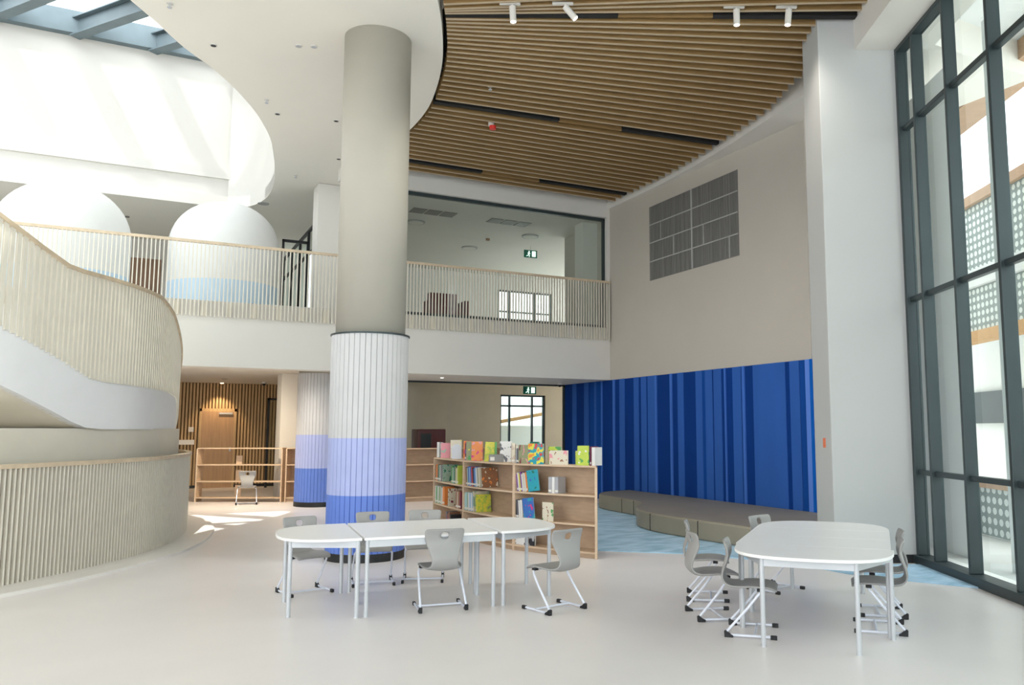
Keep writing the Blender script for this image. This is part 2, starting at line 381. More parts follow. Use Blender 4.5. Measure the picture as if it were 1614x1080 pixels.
# ============================================================ SKYLIGHT
sk = thing('skylight', 'blue-grey steel skylight grid over the white atrium', 'skylight', (-2, 14, 10.4))
def loc(bm_, r):
    for v in bm_.verts: v.co -= Vector(r.location)
def part(name, bm_, m, r, **k):
    loc(bm_, r); return obj(name, bm_, m, r, **k)
bm = B(); bar(bm, (-9, 20.38), (3, 20.38), .2, 10.36, 10.88); bar(bm, (-9, 6), (3, 6), .2, 10.4, 10.85); bar(bm, (2.95, 5), (2.95, 20.5), .2, 10.4, 10.85)
part('edge_beam', bm, 'steel', sk)
for k in range(-5, 5):
    x0 = -.05 + 1.55 * k; d = Vector((.58, -.815)); a = Vector((x0, 20.4)); L = 17.0
    b_ = a + d * L
    if a.x < -8.9:
        a = a + d * ((-8.9 - a.x) / d.x)
    if b_.x > 2.9: b_ = a + (b_ - a).normalized() * ((2.9 - a.x) / d.x)
    if b_.y < 6: b_ = a + (b_ - a).normalized() * ((6 - a.y) / d.y)
    if (b_ - a).length < .5: continue
    bm = B(); bar(bm, a, b_, .24, 10.30, 10.33); bar(bm, a, b_, .03, 10.33, 10.70); bar(bm, a, b_, .24, 10.70, 10.73); part('cross_beam', bm, 'steel', sk)
for y in (8.6, 10.6, 12.6, 14.6, 16.6, 18.6):
    bm = B(); bar(bm, (-9, y), (2.9, y), .42 if y > 12 else .14, 10.74, 10.9); part('glazing_bar', bm, 'steel', sk)
part('glass_pane', box(B(), -9, 3, 5, 12.4, 10.92, 10.94), 'glassg', sk); bm = B(); bm.faces.new([bm.verts.new(v_) for v_ in ((-9, 16.85, 10.93), (3, 16.85, 10.93), (3, 20.5, 10.93), (-9, 20.5, 10.93))]); part('frosted_pane', bm, 'glasss', sk)

# ============================================================ CEILING SLATS
def linex(P, d, poly):
    for a, b in zip(poly, poly[1:]):
        a = Vector(a); e = Vector(b) - a; den = d.x * e.y - d.y * e.x
        if abs(den) < 1e-9: continue
        q = a - P; t = (q.x * e.y - q.y * e.x) / den; s = (q.x * d.y - q.y * d.x) / den
        if 0 <= s <= 1: return P + d * t
    return None
sc = thing('slatted_ceiling', 'fan-shaped oak slat ceiling curving beside the white ceiling', 'ceiling')
redge = [(5.0, -6), (6.6, 2.5), (7.75, 6.2), (8.3, 7.3), (8.55, 7.75), (8.6, 8.75)] + [(x - .06, y) for x, y in edge[3:]]
dark = {}
ys = []
y = 1.4
while y < 15.85: ys.append(y); y += .25
def ang(r_):
    a = -26 + 4.09 * (r_ - 6.96) - .294 * (r_ - 6.96) * (r_ - 11.6); return max(-33, min(0, a))
gaps = [min(range(len(ys)), key=lambda i: abs(ys[i] - v)) for v in (6.73, 11.72, 15.2)]
for i, ry in enumerate(ys):
    a = R(ang(ry)); d = Vector((-math.cos(a), -math.sin(a)))
    P0 = Vector((8.6, ry))
    rr = linex(P0, d, redge); ll = linex(P0, d, curve_s)
    if rr is None or ll is None: continue
    u = (rr - ll).normalized(); L = (rr - ll).length; ll = ll + u * .06
    if i in gaps:
        bm = B()
        for f0, f1 in ((0, .40), (.62, .985)): bar(bm, ll + u * L * f0, ll + u * L * f1, .1, 6.885, 7.0)
        obj('dark_service_slot', bm, 'plenum', sc)
        bm = B(); bar(bm, ll + u * L * .40, ll + u * L * .62, .03, 6.88, 7.1); obj('slat', bm, 'slat', sc); continue
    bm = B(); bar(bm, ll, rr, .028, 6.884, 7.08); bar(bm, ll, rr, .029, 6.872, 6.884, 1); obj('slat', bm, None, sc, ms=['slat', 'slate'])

# ============================================================ COLUMNS
def column(name, cx, cy, top, label, R_=.49, r=.44):
    t = thing(name, label, 'column', (cx, cy, 0))
    n = 44
    def flutes(bm, z0, z1, mi):
        pts = []
        for i in range(n):
            for k, rr in ((-.5, R_), (.34, R_), (.42, R_ - .012)):
                a = 2 * math.pi * (i + k) / n; pts.append((rr * math.cos(a), rr * math.sin(a)))
        prism(bm, pts, z0, z1, mi)
    bm = B(); flutes(bm, 1.5, 2.8, 0); obj('white_cladding', bm, 'lwhite', t)
    bm = B(); flutes(bm, .8, 1.5, 0); obj('lavender_cladding', bm, 'lav', t)
    bm = B(); flutes(bm, .1, .8, 0); obj('blue_cladding', bm, 'blue', t)
    bm = B(); cyl(bm, (0, 0), R_ + .004, 0, .1, 64); obj('skirting', bm, 'black', t)
    if top > 3:
        bm = B(); cyl(bm, (0, 0), R_ + .012, 2.8, 2.82, 64); obj('dark_trim_ring', bm, 'frame', t)
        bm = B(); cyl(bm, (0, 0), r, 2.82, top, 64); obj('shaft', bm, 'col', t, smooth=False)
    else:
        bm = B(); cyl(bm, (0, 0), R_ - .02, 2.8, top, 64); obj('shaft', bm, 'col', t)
    return t
c1 = column('round_column', 2.66, 10.46, 6.85, 'tall round column with white, lavender and blue fluted cladding beside the white tables')
c2 = column('round_column', 3.55, 18.05, 2.92, 'shorter blue and lavender column half hidden behind the tall one')
for c_ in (c1,):
    for ch in c_.children:
        if ch.name.startswith('shaft'):
            for p in ch.data.polygons: p.use_smooth = len(p.vertices) == 4

# ============================================================ BLUE PANEL AND VENT
bp = thing('striped_wall_panel', 'large vertical-striped blue panel covering the lower right wall behind the bench', 'wall panel', (W, 14, 0))
bm = B(); rs = random.Random(3)
yy = 9.75
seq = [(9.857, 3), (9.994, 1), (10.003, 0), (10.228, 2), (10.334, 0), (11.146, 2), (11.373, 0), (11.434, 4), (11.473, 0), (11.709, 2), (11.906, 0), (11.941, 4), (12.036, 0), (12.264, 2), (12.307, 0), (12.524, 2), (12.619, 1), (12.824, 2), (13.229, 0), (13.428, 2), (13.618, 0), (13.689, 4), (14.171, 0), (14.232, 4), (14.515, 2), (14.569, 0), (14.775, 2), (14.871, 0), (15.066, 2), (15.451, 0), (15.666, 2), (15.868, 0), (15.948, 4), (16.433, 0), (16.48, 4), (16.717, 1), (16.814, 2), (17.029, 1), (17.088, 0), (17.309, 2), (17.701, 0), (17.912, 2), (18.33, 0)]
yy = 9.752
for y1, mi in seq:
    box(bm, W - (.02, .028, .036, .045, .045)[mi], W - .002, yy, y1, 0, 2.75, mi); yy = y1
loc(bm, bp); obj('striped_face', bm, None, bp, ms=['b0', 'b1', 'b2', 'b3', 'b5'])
bm = B(); box(bm, W - .055, 11.0, 9.70, 9.748, 0, 2.75); loc(bm, bp); obj('end_return', bm, 'b4', bp)

v = thing('ventilation_grille', 'large grey air grille of eight fields high on the right wall', 'vent', (W, 12.94, 5.6))
bm = B(); box(bm, W - .015, W - .002, 11.47, 14.41, 4.81, 6.44)
yy = 11.49
while yy < 14.39:
    if rs.random() < .8: box(bm, W - .022, W - .012, yy, yy + .012, 4.82, 6.43)
    yy += .03
loc(bm, v); obj('louvre_field', bm, 'vent', v)
bm = B()
for z in (5.22, 5.63, 6.03): box(bm, W - .03, W - .014, 11.47, 14.41, z - .01, z + .01)
box(bm, W - .032, W - .014, 12.86, 12.90, 4.81, 6.44)
for y_, z_ in ((13.95, 5.63), (13.5, 5.22), (12.5, 5.22), (11.72, 4.81)): box(bm, W - .03, W - .014, y_, y_ + .015, z_, z_ + .4)
loc(bm, v); obj('divider_bars', bm, 'ventl', v)
bm = B(); gbox(bm, 3.139, 3.149, 10.28, 10.36, 1.38, 1.50); o = obj('call_point', bm, 'orange'); tag(o, 'tiny orange-red call point on the side of the pillar by the blue panel', 'call point')

# ============================================================ UPPER BALUSTRADE
def balustrade(name, path, zb, zt, step, wd, th, m, label, base=None, mrail='rail', rw=.06, rh=.05):
    t = thing(name, label, 'railing', (path[0][0], path[0][1], 0))
    pts = resample(path, step); cum = [0]
    for a, b in zip(path, path[1:]): cum.append(cum[-1] + (Vector(b[:2]) - Vector(a[:2])).length)
    def zi(zs, s):
        for k in range(len(cum) - 1):
            if s <= cum[k + 1] + 1e-6: return zs[k] + (zs[k + 1] - zs[k]) * (s - cum[k]) / (cum[k + 1] - cum[k])
        return zs[-1]
    bm = B()
    for i, p in enumerate(pts):
        q = pts[min(i + 1, len(pts) - 1)]; q0 = pts[max(i - 1, 0)]
        d = (Vector(q[:2]) - Vector(q0[:2])).normalized(); p2 = Vector(p[:2])
        s = i * step
        bar(bm, p2 - d * wd / 2, p2 + d * wd / 2, th, zi(zb, s), zi(zt, s) - rh * .5)
    loc(bm, t); obj('baluster_screen', bm, m, t)
    bm = B(); ribbon(bm, offset(path, -rw / 2), [z - rh for z in zt], zt, rw); loc(bm, t); obj('top_rail', bm, mrail, t)
    return t, pts
up = [Vector((-7.5 + .5 * i, YB - .06)) for i in range(35)]; up = [p for p in up if p.x < 9.66] + [Vector((9.66, YB - .06))]
t, pts = balustrade('upper_balustrade', up, [3.67] * len(up), [5.06] * len(up), .068, .018, .04, 'beige', 'long slim-slatted cream balustrade along the upper floor edge')
x = -2.51
while x < 9.5:
    bm = B(); box(bm, x, x + .09, YB - .035, YB - .003, 3.68, 3.93); x += .435
    loc(bm, t); obj('fixing_plate', bm, 'beige', t)

# ============================================================ SPIRAL STAIR
scr = [(-3.2, 9.0), (-2.4, 9.25), (-1.7, 9.62), (-1.1, 10.13), (-.74, 10.53), (-.32, 11.08), (.17, 11.89), (.53, 12.87), (.76, 14.0), (.83, 15.0), (.78, 15.9), (.55, 16.8)]
sp = cr(scr, 6); low = sp
t, _ = balustrade('curved_screen', low, [.03] * len(low), [1.25] * len(low), .055, .018, .05, 'beige', 'low curved slatted screen with wooden top around the stair foot', rw=.09, rh=.045)
bm = B(); ribbon(bm, offset(low, .03), [.02] * len(low), [1.2] * len(low), .02); loc(bm, t); obj('grey_backing', bm, 'greyp', t, smooth=True)
bm = B(); ribbon(bm, offset(low, -.42), [0] * len(low), [.035] * len(low), .62); struct('trim_1', bm, 'curb')
st = thing('curved_stair', 'white curved staircase sweeping up on the left', 'staircase', (0, 12, 0))
off = offset(sp, .22)
prof = [((-3.26, 9.21), 4.9, 3.75, 3.2), ((-1.25, 10.29), 3.79, 2.67, 2.07), ((-1.02, 10.53), 3.64, 2.55, 1.94), ((-.78, 10.83), 3.50, 2.41, 1.79), ((-.64, 11.0), 3.48, 2.32, 1.70), ((-.5, 11.2), 3.48, 2.23, 1.63), ((-.34, 11.44), 3.48, 2.2, 1.61), ((.22, 12.6), 3.47, 2.18, 1.61), ((.41, 13.29), 3.33, 2.17, 1.61), ((.54, 14.03), 3.05, 2.12, 1.5), ((.6, 15.0), 2.7, 1.8, 1.1), ((.49, 16.18), 2.3, 1.4, .6), ((.34, 16.8), 2.05, 1.15, .3)]
cum = [0]
for a, b in zip(off, off[1:]): cum.append(cum[-1] + (b - a).length)
ks = []
for p, *_z in prof:
    k = min(range(len(off)), key=lambda i: (off[i] - Vector(p)).length); ks.append(cum[k])
def interp(s, j):
    for a in range(len(ks) - 1):
        if s <= ks[a + 1] or a == len(ks) - 2:
            u = (s - ks[a]) / max(1e-6, ks[a + 1] - ks[a]); u = max(0, min(1, u)); return prof[a][j] + (prof[a + 1][j] - prof[a][j]) * u
zr = [interp(s, 1) for s in cum]; zbb = [interp(s, 2) for s in cum]; zsb = [interp(s, 3) for s in cum]
bm = B(); ribbon(bm, off, zsb, [z + .02 for z in zbb], .12); loc(bm, st); obj('stringer', bm, 'stairw', st, smooth=True)
inn = offset(sp, 1.9)
bm = B(); ribbon(bm, offset(sp, .30), zsb, [z + .12 for z in zsb], 1.6); loc(bm, st); obj('flight_slab', bm, 'cream', st, smooth=True)
bm = B(); ribbon(bm, offset(sp, 1.86), [1.0] * len(sp), [z + .14 for z in zsb], .04); loc(bm, st); obj('inner_stringer', bm, 'cream', st, smooth=True)
dofs = []
for i, p in enumerate(sp):
    f = i / (len(sp) - 1); dofs.append(.30 if f < .5 else .30 - (.30 - .16) * min(1, (f - .5) / .2))
dr = [offset(sp, d_)[i] for i, d_ in enumerate(dofs)]
bm = B(); ribbon(bm, dr, [0] * len(dr), [1.62] * len(dr), 1.7); loc(bm, st); obj('drum_wall', bm, 'cream', st, smooth=True)
for k in range(34):                                  # treads between the stringer and the inner side
    i = int(k * (len(sp) - 2) / 34); z = zsb[i] + .35
    a = offset(sp, .34); b = offset(sp, 1.88)
    if i + 1 < len(sp):
        bm = B(); prism(bm, [a[i], a[i + 1], b[i + 1], b[i]], z, z + .15); loc(bm, st); obj('tread', bm, 'stairw', st)
sb_, _ = balustrade('stair_balustrade', [Vector(p) for p in offset(sp, .20)], [z - .02 for z in zbb], zr, .075, .045, .03, 'beige', 'curved cream slatted balustrade with slim wooden rail rising along the stair', rw=.07, rh=.045)

# ============================================================ PODS, PARTITION, DOORS
def pod(x, y, r, h, label):
    t = thing('reading_pod', label, 'pod', (x, y, 3.97), 0, None)
    prof_ = []
    for k in range(15):
        a = math.pi / 2 * k / 14; prof_.append((r * math.cos(a) ** .9 if k < 14 else 0.001, (h - r * .92) + r * .92 * math.sin(a)))
    def lathe(pr, name, m):
        bm = B(); n = 48; rings = []
        for rr, z in pr: rings.append([bm.verts.new((rr * math.cos(2 * math.pi * i / n), rr * math.sin(2 * math.pi * i / n), z)) for i in range(n)])
        for a, b in zip(rings, rings[1:]):
            for i in range(n): bm.faces.new((a[i], a[(i + 1) % n], b[(i + 1) % n], b[i]))
        bm.faces.new(rings[0][::-1]); bm.faces.new(rings[-1]); return obj(name, bm, m, t, smooth=True)
    lathe([(r, .0), (r, .62)], 'blue_base', 'podb'); lathe([(r, .62)] + prof_, 'dome', 'pod')
    return t
pod(-1.40, 18.35, 1.18, 2.44, 'left white domed pod behind the upper railing')
pod(1.52, 18.3, 1.09, 2.42, 'right white domed pod behind the upper railing beside the steel partition')
gp_ = thing('glazed_partition', 'black steel framed glass partition on the upper floor beside the white pillar', 'partition', (3.35, 18, 3.97))
bm = B(); x = 3.35
for y_ in (17.95, 19.0, 20.1, 21.3, 22.6): box(bm, x - .03, x + .03, y_, y_ + .06, 3.97, 6.2)
box(bm, x - .03, x + .03, 17.95, 22.66, 6.14, 6.2); box(bm, x - .03, x + .03, 17.95, 22.66, 3.97, 4.03); box(bm, x - .03, x + .03, 17.95, 22.66, 5.6, 5.65)
loc(bm, gp_); obj('frame', bm, 'black', gp_)
bm = B(); box(bm, x - .005, x + .005, 18.0, 22.6, 4.0, 6.15); loc(bm, gp_); obj('glass', bm, 'glass', gp_)
gd_ = thing('glass_door', 'open black framed glass door leaf next to the upper partition', 'door', (2.72, 18.7, 3.97))
bm = B(); box(bm, 2.72, 2.77, 18.68, 18.72, 3.99, 5.85); box(bm, 3.25, 3.30, 18.68, 18.72, 3.99, 5.85); box(bm, 2.72, 3.3, 18.68, 18.72, 5.79, 5.85); box(bm, 2.72, 3.3, 18.68, 18.72, 3.99, 4.06)
loc(bm, gd_); obj('leaf_frame', bm, 'black', gd_)
bm = B(); box(bm, 2.76, 3.26, 18.695, 18.705, 4.0, 5.8); loc(bm, gd_); obj('glass', bm, 'glass', gd_)
bm = B(); box(bm, -.42, .45, 24.86, 24.895, 3.97, 6.3); o = struct('door_1', bm, 'brown')
# wooden door in the slatted wall
bm = B(); box(bm, 1.66, 2.5, 24.80, 24.86, 0, 2.12); d2 = struct('door_2', bm, 'woodd')
bm = B(); box(bm, 2.40, 2.44, 24.75, 24.80, 1.0, 1.12); obj('door_handle', bm, 'tmetal', d2)
bm = B(); box(bm, 1.6, 1.66, 24.80, 24.86, 0, 2.2); box(bm, 2.5, 2.56, 24.80, 24.86, 0, 2.2); box(bm, 1.6, 2.56, 24.80, 24.86, 2.12, 2.2); obj('door_frame', bm, 'woodw', d2)
bm = B(); box(bm, 2.1, 2.45, 24.76, 24.80, 2.04, 2.09); obj('door_closer', bm, 'tmetal', d2)
bm = B(); box(bm, 3.30, 3.36, 24.2, 24.28, 0, 2.5); box(bm, 3.86, 3.92, 24.2, 24.28, 0, 2.5); box(bm, 3.3, 3.92, 24.2, 24.28, 2.44, 2.5)
d3 = struct('door_3', bm, 'black')
bm = B(); box(bm, 3.36, 3.86, 24.23, 24.25, .02, 2.44); obj('door_pane', bm, 'glassg', d3)
bm = B(); box(bm, 1.34, 1.47, 24.80, 24.84, 1.55, 1.68); o = obj('wall_switch', bm, 'paint'); tag(o, 'small white switch plate left of the wooden door', 'switch')
bm = B(); box(bm, 1.0, 1.5, 24.78, 24.84, 1.2, 1.33); o = obj('wall_console', bm, 'curb'); tag(o, 'pale horizontal box on the slatted wall below the switch plate', 'wall box')
# wall washer over the door
o = thing('recessed_downlight', 'warm glowing downlight above the wooden door', 'ceiling light', (2.1, 24.35, 2.92))
bm = B(); cyl(bm, (0, 0), .06, -.03, -.002, 16); obj('trim', bm, 'paint', o)
bm = B(); cyl(bm, (0, 0), .045, -.035, -.03, 16); obj('lens', bm, 'lamp', o)
l = bpy.data.lights.new('door_glow', 'SPOT'); l.energy = 22; l.color = (1, .72, .42); l.spot_size = R(80); l.spot_blend = .5; l.shadow_soft_size = .04
lo = bpy.data.objects.new('door_glow', l); C.objects.link(lo); lo.parent = o; lo.location = (0, 0, -.05); lo.rotation_euler = (R(18), 0, 0)

# ============================================================ BENCH AND RUG
rugp = [(5.3, 10.2), (5.55, 9.5), (6.0, 9.08), (6.41, 8.72), (6.8, 8.0), (7.07, 7.3), (7.1, 6.7), (7.3, 6.15), (7.65, 5.46), (8.0, 6.05), (8.36, 6.7), (7.50, 7.18), (7.80, 7.95), (8.0, 8.1), (9.6, 9.8), (9.6, 15.5), (6.6, 15.5), (5.4, 13.5)]
bm = B(); prism(bm, rugp, .001, .014); o = obj('blue_rug', bm, 'rug'); tag(o, 'light blue mottled carpet with a curved edge under the bench', 'rug')
bp_ = [(9.62, 15.2), (8.9, 15.05), (8.5, 14.6), (8.38, 14.2), (8.34, 13.6), (8.3, 12.97), (8.15, 12.5), (7.75, 12.0), (7.45, 11.55), (7.3, 11.1), (7.24, 10.6), (7.28, 9.9), (7.36, 9.0), (7.44, 8.4), (7.8, 8.2), (8.5, 8.45), (9.3, 9.1), (9.62, 9.6)]
bps = [tuple(p) for p in cr(bp_, 4)]
be = thing('lounge_bench', 'long low olive-grey upholstered bench with wavy front along the blue panel', 'bench', (8.5, 12, 0))
bm = B(); prism(bm, bps, .015, .30); loc(bm, be); obj('cushion', bm, 'bench', be, bevel=.03)
for p in (bps[17], bps[20], bps[38], bps[45]):
    bm = B(); box(bm, p[0] - .006, p[0] + .012, p[1] - .004, p[1] + .004, .03, .285); loc(bm, be); obj('seam', bm, 'black', be)

# ============================================================ TABLES
def outline(kind):
    if kind == 'rect':
        return [(-.6, -.3), (.6, -.3), (.6, .3), (-.6, .3)], [(-.57, -.27), (.57, -.27), (.57, .27), (-.57, .27)]
    pts = [(-.6, 0), (.6, 0)]
    for k in range(25):
        a = math.pi * k / 24; c, s = math.cos(a), math.sin(a); e = .72
        pts.append((.6 * math.copysign(abs(c) ** e, c), .04 + .64 * abs(s) ** e))
    return pts, [(-.57, .03), (.57, .03), (.335, .57), (-.335, .57)]
def make_table(kind, loc_, rz, label, H_=.672):
    t = thing('rectangular_table' if kind == 'rect' else 'half_round_table', label, 'table', (*loc_, 0), rz, None)
    pts, legs = outline(kind)
    bm = B(); prism(bm, pts, H_ - .024, H_); obj('tabletop', bm, 'ttop', t, bevel=.003)
    bm = B()
    ins = legs
    for a, b in zip(ins, ins[1:] + ins[:1]): bar(bm, a, b, .022, H_ - .085, H_ - .025)
    obj('apron', bm, 'tmetal', t)
    for x_, y_ in legs:
        bm = B(); cyl(bm, (x_, y_), .0185, .006, H_ - .025, 16); cyl(bm, (x_, y_), .020, 0, .008, 16)
        o = obj('leg', bm, 'tmetal', t)
    return t
def place(center, rz, lx, ly): 
    c, s = math.cos(rz), math.sin(rz); return (center[0] + c * lx - s * ly, center[1] + s * lx + c * ly)
ca, ra = (2.47, 7.67), R(-6)
make_table('rect', place(ca, ra, 0, -.3005), ra, 'rectangular white table in the left group, the one nearer the camera')
make_table('rect', place(ca, ra, 0, .3005), ra, 'rectangular white table in the left group, the one nearer the tall column')
make_table('half', place(ca, ra, -.62, 0), ra + R(90), 'white half-round table closing the left end of the left group')
make_table('half', place(ca, ra, .635, 0), ra - R(90), 'white half-round table closing the left group beside the bookshelf')
cb, rb = (5.30, 5.335), R(41)
make_table('rect', place(cb, rb, -.3005, 0), rb + R(90), 'rectangular white table in the right group, nearer the camera')
make_table('rect', place(cb, rb, .3005, 0), rb + R(90), 'rectangular white table in the right group, nearer the pillar')
make_table('half', place(cb, rb, -.603, -.02), rb + R(90), 'white half-round table at the near end of the right group')
make_table('half', place(cb, rb, .603, 0), rb - R(90), 'white half-round table at the far end of the right group, before the bench')

# ============================================================ CHAIRS
def make_chair(label):
    t = thing('student_chair', label, 'chair')
    sec = [(.205, .352, .165, -.004), (.19, .368, .178, -.004), (.14, .380, .188, .000), (.05, .376, .193, .006), (-.05, .366, .190, .010), (-.12, .352, .168, .014), (-.172, .360, .145, .012), (-.208, .392, .124, .006), (-.224, .44, .116, .004), (-.216, .495, .126, .006), (-.196, .55, .148, .010), (-.184, .60, .166, .013), (-.183, .634, .174, .014), (-.196, .690, .180, .013), (-.206, .712, .178, .012), (-.211, .722, .165, .011)]
    cols = [-1, -.8, -.5, -.19, 0, .19, .5, .8, 1]
    bm = B(); G_ = []
    for i, (y_, z_, hw, cv) in enumerate(sec):
        row = []
        for c_ in cols:
            back = i >= 8
            xx = c_ * hw; lift = cv * c_ * c_ * 1.6
            row.append(bm.verts.new((xx, y_ + (lift if back else 0), z_ + (0 if back else lift))))
        G_.append(row)
    for i in range(len(sec) - 1):
        for j in range(len(cols) - 1):
            if i == 12 and 3 <= j <= 4: continue
            bm.faces.new((G_[i][j], G_[i][j + 1], G_[i + 1][j + 1], G_[i + 1][j]))
    s = obj('seat_shell', bm, 'shell', t, smooth=True)
    m_ = s.modifiers.new('solid', 'SOLIDIFY'); m_.thickness = .019; m_.offset = 0
    m_ = s.modifiers.new('sub', 'SUBSURF'); m_.levels = 1; m_.render_levels = 1
    for sx in (-1, 1):
        bm = B()
        p = [(sx * .205, .17, .018), (sx * .205, -.17, .018), (sx * .205, -.182, .026), (sx * .204, -.178, .045), (sx * .196, -.02, .22), (sx * .190, .055, .315), (sx * .180, .075, .338), (sx * .155, .078, .352), (sx * .1, .07, .357), (0, .06, .357)]
        tube(bm, p, .0105); obj('side_frame', bm, 'tube', t, smooth=True)
    bm = B(); tube(bm, [(-.2, .03, .02), (.2, .03, .02)], .009); obj('crossbar', bm, 'tube', t, smooth=True)
    for sx in (-1, 1):
        bm = B()
        for v_ in [(-.012, -.205, 0), (.012, -.205, 0), (.012, -.14, 0), (-.012, -.14, 0)]: pass
        q = [(-.198, 0), (-.130, 0), (-.132, .018), (-.160, .030), (-.184, .052), (-.200, .046)]
        a_ = [bm.verts.new((sx * .205 - .015, y_, z_)) for y_, z_ in q]; b_ = [bm.verts.new((sx * .205 + .015, y_, z_)) for y_, z_ in q]
        bm.faces.new(a_[::-1]); bm.faces.new(b_)
        for i in range(6): bm.faces.new((a_[i], a_[(i + 1) % 6], b_[(i + 1) % 6], b_[i]))
        obj('foot_cap', bm, 'rubber', t, bevel=.003)
        bm = B(); box(bm, sx * .205 - .014, sx * .205 + .014, .15, .20, 0, .032); obj('foot_cap', bm, 'rubber', t, bevel=.006)
    for sx in (-1, 1):
        bm = B(); box(bm, sx * .16 - .02, sx * .16 + .02, .055, .10, .348, .366); obj('mounting_clip', bm, 'rubber', t)
    return t
chairs = [
    ((2.53, 7.22), (.15, .99), 'grey chair with its back to the camera at the left tables', 0),
    ((3.42, 6.68), (-.22, .97), 'grey chair turned aside at the right end of the left tables'),
    ((1.58, 8.52), (.22, -.97), 'grey chair behind the left end of the left tables'),
    ((2.29, 8.66), (-.18, -.98), 'grey chair standing directly in front of the tall column'),
    ((2.82, 8.60), (-.35, -.94), 'grey chair behind the left tables, between the tall column and the bookshelf'),
    ((4.94, 6.42), (.80, -.60), 'grey chair on the left side of the right tables, farthest of three'),
    ((4.51, 5.78), (.93, -.37), 'grey chair on the left side of the right tables, middle of three'),
    ((4.42, 5.18), (.72, -.69), 'grey chair on the left side of the right tables, nearest of three'),
    ((5.80, 6.42), (.20, -.98), 'pale-looking chair at the far end of the right tables, before the bench'),
    ((5.41, 4.78), (-.69, .72), 'grey chair on the window side of the right tables, nearer the camera'),
    ((5.88, 5.17), (-.72, .69), 'grey chair on the window side of the right tables, nearer the pillar'),
    ((2.24, 19.04), (.12, .99), 'lone grey chair in front of the open shelves at the back'),
]
proto = None
for c_ in chairs:
    if proto is None: o = proto = make_chair(c_[2])
    else: o = copy_tree(proto)
    o['label'] = c_[2]; o['category'] = 'chair'; o['group'] = 'grey student chairs'
    o.location = (*c_[0], .014 if False else 0); o.rotation_euler = (0, 0, math.atan2(c_[1][1], c_[1][0]) - math.pi / 2)

# ============================================================ SHELVES
def shelf_run(name, label, pts, depth, zs, top, div_at, back_from=0, th=.022, m='birch', plinth=.08, inner=None):
    """pts: plan path of the open front; the carcass lies to the right of the path direction"""
    t = thing(name, label, 'bookshelf', (pts[0][0], pts[0][1], 0))
    path = [Vector(p) for p in pts]
    inn2 = offset(path, depth)
    if inner: inn2[0] = Vector(inner); inn2[1] = inn2[0].lerp(inn2[2], .35)
    for i, z in enumerate(zs + [top - th]):
        bm = B(); prism(bm, path + inn2[::-1], z - (0 if i == len(zs) else th), z + (th if i == len(zs) else 0))
        loc(bm, t); obj('top_board' if i == len(zs) else 'shelf_board', bm, m, t)
    bm = B(); bp2 = inn2[back_from:]
    if len(bp2) > 1:
        ribbon(bm, bp2, [0.0] * len(bp2), [top - th] * len(bp2), -.012 if depth > 0 else .012); loc(bm, t); obj('back_panel', bm, 'birchb', t)
    if plinth:
        bm = B(); q = offset(path, .03 if depth > 0 else -.03); ribbon(bm, q, [0] * len(q), [zs[0] - th] * len(q), .015 if depth > 0 else -.015); loc(bm, t); obj('plinth', bm, 'birchb', t)
    for k in div_at:
        a = path[k]; b = inn2[k]; bm = B(); bar(bm, a, b, .045 if 0 < k < len(path) - 1 else .03, 0, top - th); loc(bm, t)
        obj('upright', bm, m, t)
    return t
# curved bookshelf near the tables: path from the right end to the left end
bay = cr([(5.15, 8.92), (4.56, 10.12), (4.37, 11.53), (4.40, 12.97)], 6)
bs = shelf_run('curved_bookshelf', 'curved three-bay birch bookshelf full of children\'s books behind the left tables', bay, -.30, [.08, .42, .78], 1.15, [0, 6, 12, 18], inner=(5.33, 9.22))
# far shelves
fs = [(1.29, 20.14), (1.9, 19.82), (2.45, 19.52), (3.01, 19.21), (3.6, 18.9), (3.95, 18.72)]
fs = [(x + .0, y + .0) for x, y in fs]
open_sh = shelf_run('open_shelf', 'open see-through birch shelf unit at the back behind the lone chair', fs[:3] + [(2.97, 19.23)], .30, [.10, .46, .83], 1.2, [0, 3], back_from=9, plinth=0)
bm = B()
for z0, z1 in ((.10, .36), (.46, .70), (.83, 1.02)):
    bm = B(); bar(bm, (2.1, 20.0), (2.22, 19.94), .02, z0, z1); loc(bm, open_sh); obj('short_divider', bm, 'birch', open_sh)
back_sh = shelf_run('backed_shelf', 'birch shelf unit with closed back left of the shorter column', [Vector((3.06, 19.19)), Vector((3.6, 18.9)), Vector((3.9, 18.75))], .30, [.10, .46, .83], 1.2, [0, 2])
back2 = shelf_run('backed_shelf', 'empty birch shelf unit against the glazed room between tall column and bookshelf', [Vector((4.3, 17.9)), Vector((5.4, 17.9)), Vector((6.9, 17.9)), Vector((8.0, 17.9))], .32, [.10, .46, .83], 1.19, [0, 3])
cab = thing('red_cabinet', 'dark red cabinet behind the glass above the empty back shelves', 'cabinet', (6.45, 19.2, 0))
bm = B(); box(bm, -.36, .36, 0, .5, 0, 1.62); obj('body', bm, 'red', cab, bevel=.02)
bm = B(); box(bm, -.28, -.02, -.015, 0, 1.0, 1.52); obj('door', bm, 'black', cab); bm = B(); box(bm, .03, .28, -.015, 0, 1.0, 1.52); obj('door', bm, 'red', cab)

